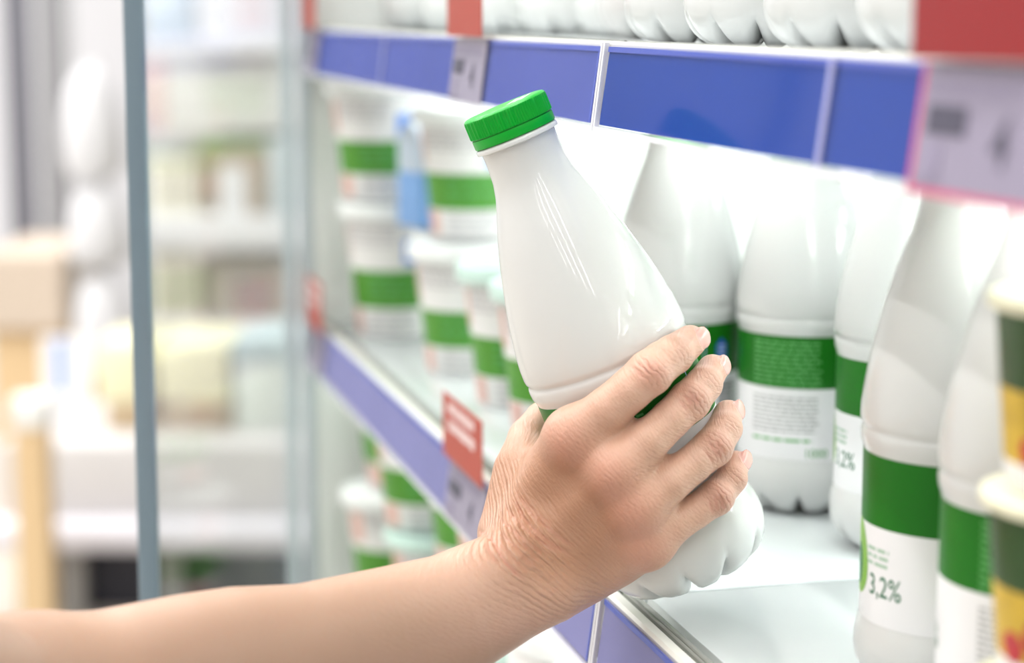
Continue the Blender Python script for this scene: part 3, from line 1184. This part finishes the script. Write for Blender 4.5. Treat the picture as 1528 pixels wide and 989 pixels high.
me.loops.add(4 * len(Q))
me.loops.foreach_set('vertex_index', Q.astype(np.int32).ravel())
me.polygons.add(len(Q))
me.polygons.foreach_set('loop_start', np.arange(0, 4 * len(Q), 4, dtype=np.int32))
me.update(calc_edges=True)
me.polygons.foreach_set('use_smooth', np.ones(len(Q), dtype=bool))

# skin tone masks (pigment that belongs to the skin: redder knuckles and finger ends, nails), painted shade on the hand's back, and the wrist folds
red = np.zeros(len(V))
creas = np.zeros(len(V))
for c, s, i in KNUCK:
    d2 = ((V - c) ** 2).sum(1)
    red += np.exp(-d2 / (2 * (s * .75) ** 2)) * (.8, 0, 0, 1.0, 0, .35)[i]
    creas = np.maximum(creas, np.exp(-d2 / (2 * (s * .62) ** 2)) * (.35, 0, 0, 1.0, 0, .55)[i])
red += groove * 1.5
for fn_ in FINGERS:
    t_ = CAPS[fn_][-1][0]
    red += .55 * np.exp(-((V - t_) ** 2).sum(1) / (2 * (9 * mm) ** 2))
nail = np.zeros(len(V))
for (c, ax, up_, sd, r) in NAILS:
    q = V - c
    e = np.sqrt((q @ ax / (5.6 * mm)) ** 2 + (q @ sd / (r * .74)) ** 2)
    nail = np.maximum(nail, np.clip((1.08 - e) / .12, 0, 1) * ((q @ up_) > -1.6 * mm))
# coordinate running from the forearm over the wrist to the fingers, and a mask for the folds
w0, w1 = J(760, 850, 40), J(918, 704, 62)
hd = (w1 - w0) / np.linalg.norm(w1 - w0)
along = (V - w0) @ hd
fold_c = J(792, 806, 46)
fold = np.exp(-((V - fold_c) @ hd / (17 * mm)) ** 2)
fold *= np.clip(1 - np.linalg.norm(V - fold_c, axis=1) / .062, 0, 1)
handness = 1 / (1 + np.exp(-(along + .004) / .006))
back_shade = np.maximum(np.exp(-((V - J(835, 765, 48)) ** 2).sum(1) / (2 * (33 * mm) ** 2)), np.exp(-((V - J(772, 720, 20)) ** 2).sum(1) / (2 * (22 * mm) ** 2)))  # mask of the shade on the hand's back and thumb root


def fattr(name, arr):
    a = me.attributes.new(name, 'FLOAT', 'POINT')
    a.data.foreach_set('value', arr.astype(np.float32))


fattr('redness', np.clip(red, 0, 1.3))
fattr('crease', creas)
fattr('groove', groove)
fattr('nail', nail)
fattr('along', along)
fattr('fold', fold)
fattr('hand', handness)
fattr('tan', np.clip(back_shade * 1.25, 0, 1))
va = me.attributes.new('across', 'FLOAT', 'POINT')
sdv = np.cross(hd, FWD)
va.data.foreach_set('value', ((V - w0) @ (sdv / np.linalg.norm(sdv))).astype(np.float32))


# per-finger coordinate for the knuckle creases: distance along the finger from the nearest middle joint
kal = np.zeros(len(V))
best = np.full(len(V), 1e9)
for fn_ in FINGERS:
    c = CAPS[fn_]
    for i in (3, 5):
        d = np.linalg.norm(V - c[i][0], axis=1)
        ax = c[i + 1][0] - c[i - 1][0]
        ax /= np.linalg.norm(ax)
        m = d < best
        best[m] = d[m]
        kal[m] = ((V - c[i][0]) @ ax)[m]
fattr('kalong', kal)


def skin_material():
    m, N, L, p = new_mat('skin')

    def attr(n):
        a = N.new('ShaderNodeAttribute')
        a.attribute_name = n
        return a.outputs['Fac']

    def math_(op, a, b=None, c=None):
        x = N.new('ShaderNodeMath')
        x.operation = op
        for i, v in enumerate((a, b, c)):
            if v is None:
                continue
            if isinstance(v, (int, float)):
                x.inputs[i].default_value = v
            else:
                L.new(v, x.inputs[i])
        return x.outputs[0]

    def mix(f, a, b):
        x = N.new('ShaderNodeMix')
        x.data_type = 'RGBA'
        for i, v in ((0, f), (6, a), (7, b)):
            if isinstance(v, (int, float, tuple)):
                x.inputs[i].default_value = v
            else:
                L.new(v, x.inputs[i])
        return x.outputs[2]

    tc = N.new('ShaderNodeTexCoord')
    pos = tc.outputs['Object']

    def noise(scale, detail=4, vec=None, rough=.6):
        n = N.new('ShaderNodeTexNoise')
        n.inputs['Scale'].default_value = scale
        n.inputs['Detail'].default_value = detail
        n.inputs['Roughness'].default_value = rough
        L.new(vec or pos, n.inputs['Vector'])
        return n.outputs['Fac']

    def comb(x, y, z):
        c = N.new('ShaderNodeCombineXYZ')
        for i, v in enumerate((x, y, z)):
            if isinstance(v, (int, float)):
                c.inputs[i].default_value = v
            else:
                L.new(v, c.inputs[i])
        return c.outputs[0]

    al, ac = attr('along'), attr('across')
    blot = noise(55, 4)
    base = mix(blot, SKIN_A, SKIN_B)
    base = mix(math_('MULTIPLY', math_('SUBTRACT', 1.0, attr('hand')), .8), base, SKIN_ARM_DIM)  # forearm colour darkened to counter the stronger light on it
    base = mix(math_('MULTIPLY', attr('tan'), .85), base, SKIN_SHADE)  # shade of the hand's back painted into the skin colour
    mott = noise(420, 3)
    base = mix(math_('MULTIPLY', math_('SUBTRACT', mott, .35), .30), base, SKIN_D)
    base = mix(math_('MULTIPLY', attr('redness'), .34), base, SKIN_R)
    base = mix(math_('MULTIPLY', attr('nail'), .75), base, (.80, .46, .42, 1))
    # fine lines: stretched across the hand, and fold lines at the wrist
    lines = noise(1.0, 3, comb(math_('MULTIPLY', al, 1100.0), math_('MULTIPLY', ac, 260.0), 0.0), .55)
    cross = noise(1.0, 2, comb(math_('MULTIPLY', al, 300.0), math_('MULTIPLY', ac, 900.0), 3.0), .5)
    wob = noise(70, 2)
    ph = math_('ADD', math_('MULTIPLY', al, 2900.0), math_('MULTIPLY', wob, 7.0))
    wave = math_('SINE', ph)
    wave = math_('POWER', math_('ADD', math_('MULTIPLY', wave, .5), .5), .55)
    amp = noise(130, 2)
    ph2 = math_('ADD', math_('MULTIPLY', al, 1500.0), math_('MULTIPLY', noise(45, 2), 8.0))
    wave2 = math_('POWER', math_('ADD', math_('MULTIPLY', math_('SINE', ph2), .5), .5), .3)
    amp2 = noise(85, 1)
    wave = math_('ADD', math_('MULTIPLY', wave, math_('MULTIPLY', amp, 1.1)), math_('MULTIPLY', wave2, math_('MULTIPLY', amp2, 1.3)))
    wr = math_('MULTIPLY', wave, attr('fold'))
    kp = math_('ADD', math_('MULTIPLY', attr('kalong'), 2500.0), math_('MULTIPLY', noise(190, 2), 12.0))
    kw = math_('POWER', math_('ADD', math_('MULTIPLY', math_('SINE', kp), .5), .5), .35)
    kr = math_('MULTIPLY', math_('MULTIPLY', kw, attr('crease')), math_('MULTIPLY', noise(150, 1), 2.0))
    h = math_('ADD', math_('MULTIPLY', lines, .50), math_('MULTIPLY', cross, .20))
    h = math_('MULTIPLY', h, math_('ADD', math_('MULTIPLY', attr('hand'), .80), .20))
    h = math_('ADD', h, math_('MULTIPLY', wr, 1.25))
    h = math_('ADD', h, math_('MULTIPLY', kr, .6))
    h = math_('MULTIPLY', h, math_('SUBTRACT', 1.0, attr('nail')))
    bp = N.new('ShaderNodeBump')
    bp.inputs['Strength'].default_value = 0.9
    bp.inputs['Distance'].default_value = 0.0012
    L.new(h, bp.inputs['Height'])
    L.new(bp.outputs['Normal'], p.inputs['Normal'])
    L.new(base, p.inputs['Base Color'])
    rg = mix(attr('nail'), (.42, .42, .42, 1), (.18, .18, .18, 1))
    L.new(rg, p.inputs['Roughness'])
    p.inputs['Specular IOR Level'].default_value = 0.45
    p.inputs['Subsurface Weight'].default_value = 0.25
    p.inputs['Subsurface Radius'].default_value = (1.0, .42, .26)
    p.inputs['Subsurface Scale'].default_value = 0.004
    return m


SKIN_A = (.64, .395, .295, 1)
SKIN_B = (.71, .455, .355, 1)
SKIN_SHADE = (.39, .195, .110, 1)
SKIN_ARM_DIM = (.40, .252, .174, 1)
SKIN_D = (.42, .23, .14, 1)
SKIN_R = (.62, .22, .17, 1)
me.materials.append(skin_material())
person = bpy.data.objects.new('person', me)
COL.objects.link(person)
tag(person, 'bare right arm and hand of a person, fingers closed around the tilted milk bottle', 'person')
# ------------------------------------------------------------------ the open glass door of the case
M_POST = mat('door_frame_grey', (0.20, 0.27, 0.325), rough=0.35, metal=0.3)
M_DGLASS = glass_mat('door_glass', tint=(.965, .98, .975), refl=0.2, rough=0.0)
hinge = np.array([XF - .024, 1.878])
d_post = at(212, 450, 1.20)
dv = np.array([d_post[0], d_post[1]]) - hinge
dl = float(np.linalg.norm(dv))
door = empty('glass_case_door_leaf', (hinge[0], hinge[1], 0), math.atan2(dv[1], dv[0]))
door.rotation_euler[1] = -.0102
dl += .0122
tag(door, 'open glass door of the fridge case with a slim grey frame post', 'fridge door')
m = MB()
m.box((dl - .005, -.006, .30), (dl + .0055, .006, 1.98), bevel=.002)
m.build('frame_post', M_POST, door, smooth=40)
m = MB()
m.box((0, -.006, .30), (.008, .006, 1.98), bevel=.002)
m.build('hinge_post', mat('hinge_grey', (.5, .56, .60), rough=.35), door, smooth=40)
m = MB()
m.box((.0085, -.010, 1.95), (dl - .0062, .010, 1.98), bevel=.002)
m.box((.0085, -.010, .30), (dl - .0062, .010, .33), bevel=.002)
m.build('frame_rail', M_POST, door, smooth=40)
m = MB()
m.box((.0085, -.003, .33), (dl - .0062, .003, 1.95))
m.build('glass_pane', M_DGLASS, door)

# ------------------------------------------------------------------ room
RZ = -YAW
m = MB()
m.box((-6, -8, -.05), (7, 11, 0))
tag(m.build('floor', mat('floor_tile', (.50, .47, .42), rough=.35, noise=.06, nscale=2)), kind='structure')
m = MB()
m.box((-6, 9.0, 0), (7, 9.2, 4.3))
tag(m.build('wall_far', mat('wall_paint', (.74, .74, .78), rough=.7)), kind='structure')
m = MB()
m.box((-6.2, -8, 0), (-6, 9.2, 4.3))
tag(m.build('wall_left', mat('wall_paint2', (.72, .70, .70), rough=.7)), kind='structure')
m = MB()
m.box((-6.2, -8.2, 0), (7, -8.0, 4.3))
tag(m.build('wall_near', mat('wall_paint3', (.34, .34, .36), rough=.7)), kind='structure')
m = MB()
m.box((7, -8.2, 0), (7.2, 9.2, 4.3))
tag(m.build('wall_right', mat('wall_paint2', (.72, .70, .70), rough=.7)), kind='structure')
m = MB()
m.box((-6.2, -8.2, 4.3), (7.2, 9.2, 4.4))
tag(m.build('ceiling', mat('ceiling_white', (.82, .82, .82), rough=.8)), kind='structure')


def frame_at(px, d, z=0.0):
    """a spot on the floor under picture column px, d metres away, turned square to us"""
    p = at(px, 494.5, d)
    return (p[0], p[1], z)


def hgt(py, d):
    return float(at(764, py, d)[2])


def wid(px, d):
    return px / F_PX * d


MC = lambda n, c, **k: mat('far_' + n, c, rough=.6, **k)


# ------------------------------------------------------------------ the low display island across the aisle
DI = 4.35
isl = empty('display_island', frame_at(275, DI), RZ)
tag(isl, 'long low grey display island with a white bumper rail, across the aisle', 'display island')
x0, x1 = wid(-330, DI), wid(330, DI)
zr0, zr1 = hgt(836, DI), hgt(790, DI)
zt_ = hgt(662, DI + .1)
m = MB()
m.box((x0 + .05, .06, zr0 - .02), (x1, .55, zt_), bevel=.01)
m.build('side_panel', MC('grey', (.60, .58, .58)), isl, smooth=40)
m = MB()
m.box((x0, -.02, zr0), (x1, .06, zr1), bevel=.02, seg=3)
m.build('bumper_rail', MC('rail', (.72, .70, .76)), isl, smooth=50)
m = MB()
m.box((x0 + .12, .12, 0), (x1, .50, zr0 - .02))
m.build('kick_base', MC('dark', (.035, .035, .05)), isl)
for xx in (-.30, -.08):
    m = MB()
    m.box((xx, .05, 0), (xx + .05, .10, zr0), bevel=.003)
    m.build('leg', MC('leg', (.30, .29, .28)), isl)


def crate(name, px0, px1, py0, py1, d, depth, col, label, cat, lid=None, lidh=.12, base_z=None, tape=None):
    """a carton seen between columns px0..px1 and rows py0 (top)..py1 (bottom)"""
    z1, z0 = hgt(py0, d), hgt(py1, d) if base_z is None else base_z
    o = empty(name, frame_at((px0 + px1) / 2, d, z0), RZ)
    tag(o, label, cat)
    hw = wid((px1 - px0) / 2, d)
    h = z1 - z0
    b = MB()
    hb = h * (1 - lidh) if lid else h
    b.box((-hw, 0, 0), (hw, depth, hb), bevel=.004)
    b.build('carton_body', col, o, smooth=40)
    if lid:
        b = MB()
        b.box((-hw - .004, -.004, hb + .0005), (hw + .004, depth + .004, h), bevel=.004)
        b.build('carton_lid', lid, o, smooth=40)
    if tape:
        b = MB()
        b.box((-hw * .45, -.0015, h * .2), (hw * .4, -.0003, h * .75))
        b.build('carton_label', tape, o)
    return o


TAN = MC('carton', (.50, .38, .24))
BRN = MC('carton_brown', (.44, .34, .25))
CREAM = MC('cream', (.86, .82, .56))
PALE = MC('pale', (.82, .82, .80))
WHT = MC('white', (.88, .88, .90))
GRY = MC('softgrey', (.58, .60, .58))
crate('carton', 155, 222, 604, 662, DI + .2, .3, TAN, 'brown carton base left of the door post on the display island', 'carton', base_z=zt_)
crate('carton', 236, 342, 604, 662, DI + .2, .3, BRN, 'brown carton base right of the door post on the display island', 'carton', base_z=zt_)
zc = hgt(604, DI + .2) + .001
crate('cream_box', 142, 222, 515, 604, DI + .2, .28, CREAM, 'pale yellow box on a brown carton, left of the door post', 'box', base_z=zc)
crate('cream_box', 232, 338, 515, 604, DI + .2, .28, CREAM, 'pale yellow box on a brown carton, right of the door post', 'box', base_z=zc)
crate('plastic_tub', 348, 452, 505, 662, DI + .2, .3, MC('tub', (.66, .70, .66)), 'greyish plastic tub on the display island near the fridge end', 'tub',
      lid=MC('tub_lid', (.50, .60, .62)), lidh=.25, base_z=zt_)

# ------------------------------------------------------------------ shelf rack behind the island
DR = 5.9
rack = empty('shelf_rack', frame_at(345, DR), RZ)
tag(rack, 'cream metal shelf rack with white boards, behind the display island', 'shelf rack')
X = lambda px: wid(px - 345, DR)
for a, b_ in ((226, 268), (272, 298)):
    m = MB()
    m.box((X(a), .02, 0), (X(b_), .14, hgt(235, DR)), bevel=.006)
    m.build('upright', MC('cream_post', (.80, .76, .64)), rack, smooth=40)
for (py0, py1) in ((318, 372), (478, 510), (60, 80)):
    m = MB()
    m.box((X(222), .0, hgt(py1, DR)), (X(520), .0195, hgt(py0, DR)), bevel=.004)
    m.box((X(300), .0195, hgt(py1, DR)), (X(520), .55, hgt(py1, DR) + .03), bevel=.004)
    m.build('shelf_board', WHT, rack, smooth=40)
m = MB()
m.box((X(222), .57, 0), (X(520), .60, hgt(-60, DR)))
m.build('back_panel', MC('rack_back', (.70, .70, .70)), rack)


def on_rack(px0, px1, py0, shelf_py, col, label, lid=None, tape=None, name='carton', dd=.06, **k):
    return crate(name, px0, px1, py0, 0, DR + dd, .40, col, label, 'carton', lid=lid, tape=tape, base_z=hgt(shelf_py, DR) + .031, **k)


on_rack(308, 452, 384, 510, MC('cart2', (.56, .49, .41)), 'grey-brown carton on the lowest visible board of the far rack', tape=MC('label_grey', (.40, .36, .36)))
on_rack(304, 402, 208, 372, BRN, 'brown carton with green lid and white panel on the middle board of the far rack', lid=MC('green_lid', (.36, .50, .25)), lidh=.09, tape=WHT)
on_rack(404, 470, 205, 372, MC('blue_grey', (.60, .66, .68)), 'pale blue-grey carton beside the green-lidded carton on the far rack')
# above: white cartons piled on the top of the rack
crate('carton', 258, 470, 86, 195, DR + .06, .4, PALE, 'wide pale carton on the far rack over the green-lidded carton', 'carton', base_z=hgt(80, DR) + .031 if False else hgt(196, DR), tape=MC('palegreen', (.70, .74, .66)))
crate('carton', 224, 256, 90, 196, DR + .10, .3, MC('pinkish', (.78, .60, .58)), 'narrow pinkish carton beside the wide pale carton on the far rack', 'carton')
crate('carton', 232, 300, -30, 56, DR + .06, .3, MC('skyblue', (.66, .75, .90)), 'light blue carton on the top board of the far rack', 'carton', base_z=hgt(60, DR) + .002)
crate('carton', 304, 470, -30, 56, DR + .06, .3, MC('lilac_white', (.76, .76, .84)), 'lilac-white carton on the top board of the far rack', 'carton', base_z=hgt(60, DR) + .002)

# ------------------------------------------------------------------ left of the post: banner stand, white sacks on a rail stand, wooden shelf
DB = 5.95
bn = empty('banner_stand', frame_at(66, DB), RZ)
tag(bn, 'tall grey-lilac banner stand at the far left', 'banner stand')
m = MB()
m.box((-wid(44, DB), 0, .06), (-wid(4, DB), .02, hgt(-40, DB)), bevel=.003)
m.build('banner', MC('banner', (.15, .15, .18)), bn)
m = MB()
m.box((wid(4, DB), .03, .06), (wid(44, DB), .05, hgt(-40, DB)), bevel=.003)
m.build('banner_side', MC('banner2', (.29, .29, .31)), bn)
m = MB()
m.box((-wid(48, DB), -.12, 0), (wid(48, DB), .16, .06), bevel=.01)
m.build('foot', MC('dark', (.035, .035, .05)), bn)

DS = 5.2
st = empty('rail_stand', frame_at(155, DS), RZ)
tag(st, 'rail stand holding white sacks one over the other, left of the door post', 'stand')
for xx in (-.085, .085):
    m = MB()
    m.tube((xx, .12, 0), (xx, .12, hgt(-40, DS)), .008)
    m.build('upright', MC('steel', (.55, .56, .58)), st, smooth=60)
m = MB()
m.box((-.12, .02, 0), (.12, .24, .02), bevel=.004)
m.build('foot', MC('steel', (.55, .56, .58)), st)
for k, (pa, pb) in enumerate(((100, 262), (270, 396), (402, 560))):
    z0, z1 = hgt(pb, DS), hgt(pa, DS)
    s = empty('white_sack', frame_at(150 + 4 * k, DS, z0), RZ)
    tag(s, 'blurred white sack on the rail stand, %s of three' % ('topmost', 'middle', 'lowest')[k], 'sack', 'white sacks on the rail stand')
    m = MB()
    h = z1 - z0
    prof = [(.02, 0), (.066, .01), (.078, h * .18), (.074, h * .5), (.060, h * .8), (.040, h * .93), (.026, h)]
    m.lathe(prof, n=28, fn=lambda r, z, a: (r * (1 + .06 * math.cos(3 * a + z * 9)), z))
    for i, v in enumerate(m.v):
        m.v[i] = (v[0], v[1] * .8 - .02, v[2])
    b = m.build('sack_body', MC('sack', (.66, .66, .69)), s, smooth=60)
    m = MB()
    m.box((-.012, -.005, h), (.012, .095, h + .012), bevel=.003)
    m.build('hanger_tab', WHT, s)

ws = empty('wooden_shelf', frame_at(28, 5.0), RZ)
tag(ws, 'light wooden shelf unit at the lower left behind the banner stand', 'shelf unit')
m = MB()
m.box((-wid(90, 5), .30, 0), (wid(30, 5), .72, hgt(520, 5)), bevel=.006)
m.build('carcass', MC('wood', (.72, .52, .30)), ws)
m = MB()
m.box((-wid(92, 5), .27, hgt(520, 5) + .0005), (wid(32, 5), .74, hgt(396, 5)), bevel=.008)
m.build('peach_top', MC('peach', (.60, .50, .41)), ws)

cr = empty('wooden_post', frame_at(36, 4.1), RZ)
tag(cr, 'short wooden post standing before the left end of the display island', 'post')
m = MB()
m.box((-wid(25, 4.1), 0, 0), (wid(25, 4.1), .08, hgt(645, 4.1)), bevel=.006)
m.build('post_body', MC('wood', (.72, .52, .30)), cr)
m = MB()
m.box((-wid(27, 4.1), -.004, hgt(645, 4.1)), (wid(27, 4.1), .084, hgt(600, 4.1)), bevel=.006)
m.build('post_cap', PALE, cr)
sg = empty('sign_board', frame_at(92, 4.6, zt_ + .001), RZ)
tag(sg, 'small white sign board with a blue stripe, left of the door post', 'sign')
m = MB()
m.box((-wid(32, 4.6), 0, 0), (wid(40, 4.6), .015, hgt(505, 4.6) - zt_), bevel=.003)
m.build('board', WHT, sg)
m = MB()
m.box((-wid(10, 4.6), -.002, hgt(590, 4.6) - zt_), (wid(4, 4.6), -.0003, hgt(508, 4.6) - zt_))
m.build('blue_stripe', M_CBLUE, sg)
# ------------------------------------------------------------------ light
def area(name, loc, size, size_y, power, rot=(0, 0, 0), col=(1, 1, 1)):
    l = bpy.data.lights.new(name, 'AREA')
    l.shape = 'RECTANGLE'
    l.size, l.size_y = size, size_y
    l.energy = power
    l.color = col
    o = bpy.data.objects.new(name, l)
    o.location = loc
    o.rotation_euler = rot
    COL.objects.link(o)
    return o


# rows of ceiling lamps over the aisles
for i, x in enumerate((-3.6, -2.4, -1.2, -0.15)):
    for j, y in enumerate((-5.9, -3.3, -.8, 1.6, 4.0, 6.4)):
        area('ceiling_lamp', (x, y, 4.24), .16 if j < 3 else .07, 2.2, (13, 13, 13, 25, 37, 37)[j], col=(1, .995, .975))
# case lights: under the shelves, plus ones added above, in front and deep
area('canopy_lamp', (XF - .02, 1.0, 1.98), .10, 1.8, 2.5, rot=(0, math.radians(-12), 0), col=(.97, 1, .98))  # added to brighten the case from above; no canopy is built
area('shelf_light', (XF + .112, .52, Z_UP - .0285), .03, .80, .62, rot=(0, math.radians(-20), 0), col=(.98, 1, .98))
area('shelf_light', (XF + .112, 1.43, Z_UP - .0285), .03, .90, .50, rot=(0, math.radians(-20), 0), col=(.98, 1, .98))
area('shelf_light', (XF + .045, 1.43, Z_LOW - .030), .03, .95, .5, rot=(0, math.radians(-30), 0), col=(.97, 1, .97))

area('shelf_light', (XF + .065, .40, Z_UP - .0285), .03, .58, .30, rot=(0, math.radians(-35), 0), col=(1, 1, .98))  # added fill for the front bottles, without a tube of its own
area('shelf_light', (XF + .37, .52, Z_UP - .030), .03, .80, 2.7, col=(.97, 1, .965))  # added deep light to brighten the right interior
area('shelf_light', (XF + .37, 1.40, Z_UP - .030), .03, .90, 1.5, col=(.97, 1, .965))  # added deep light to brighten the left interior

wd = bpy.data.worlds.new('store_ambience')
SC.world = wd
wd.use_nodes = True
wd.node_tree.nodes['Background'].inputs['Color'].default_value = (1, 1, 1, 1)
wd.node_tree.nodes['Background'].inputs['Strength'].default_value = .6

# ------------------------------------------------------------------ camera
cd = bpy.data.cameras.new('camera')
cd.lens, cd.sensor_width, cd.sensor_fit = LENS, SENSOR, 'HORIZONTAL'
cd.clip_start, cd.clip_end = .02, 60
cd.dof.use_dof = True
cd.dof.focus_distance = FOCUS
cd.dof.aperture_fstop = 4.1
cam = bpy.data.objects.new('camera', cd)
COL.objects.link(cam)
cam.matrix_world = Matrix(((RIGHT[0], UP[0], -FWD[0], CAM[0]), (RIGHT[1], UP[1], -FWD[1], CAM[1]),
                           (RIGHT[2], UP[2], -FWD[2], CAM[2]), (0, 0, 0, 1)))
SC.camera = cam
SC.view_settings.view_transform = 'Standard'
SC.view_settings.look = 'None'
SC.view_settings.gamma = 1
SC.view_settings.use_curve_mapping = False
SC.view_settings.exposure = 0.5
SC.cycles.use_denoising = True
SC.cycles.max_bounces = 10
SC.cycles.transparent_max_bounces = 16
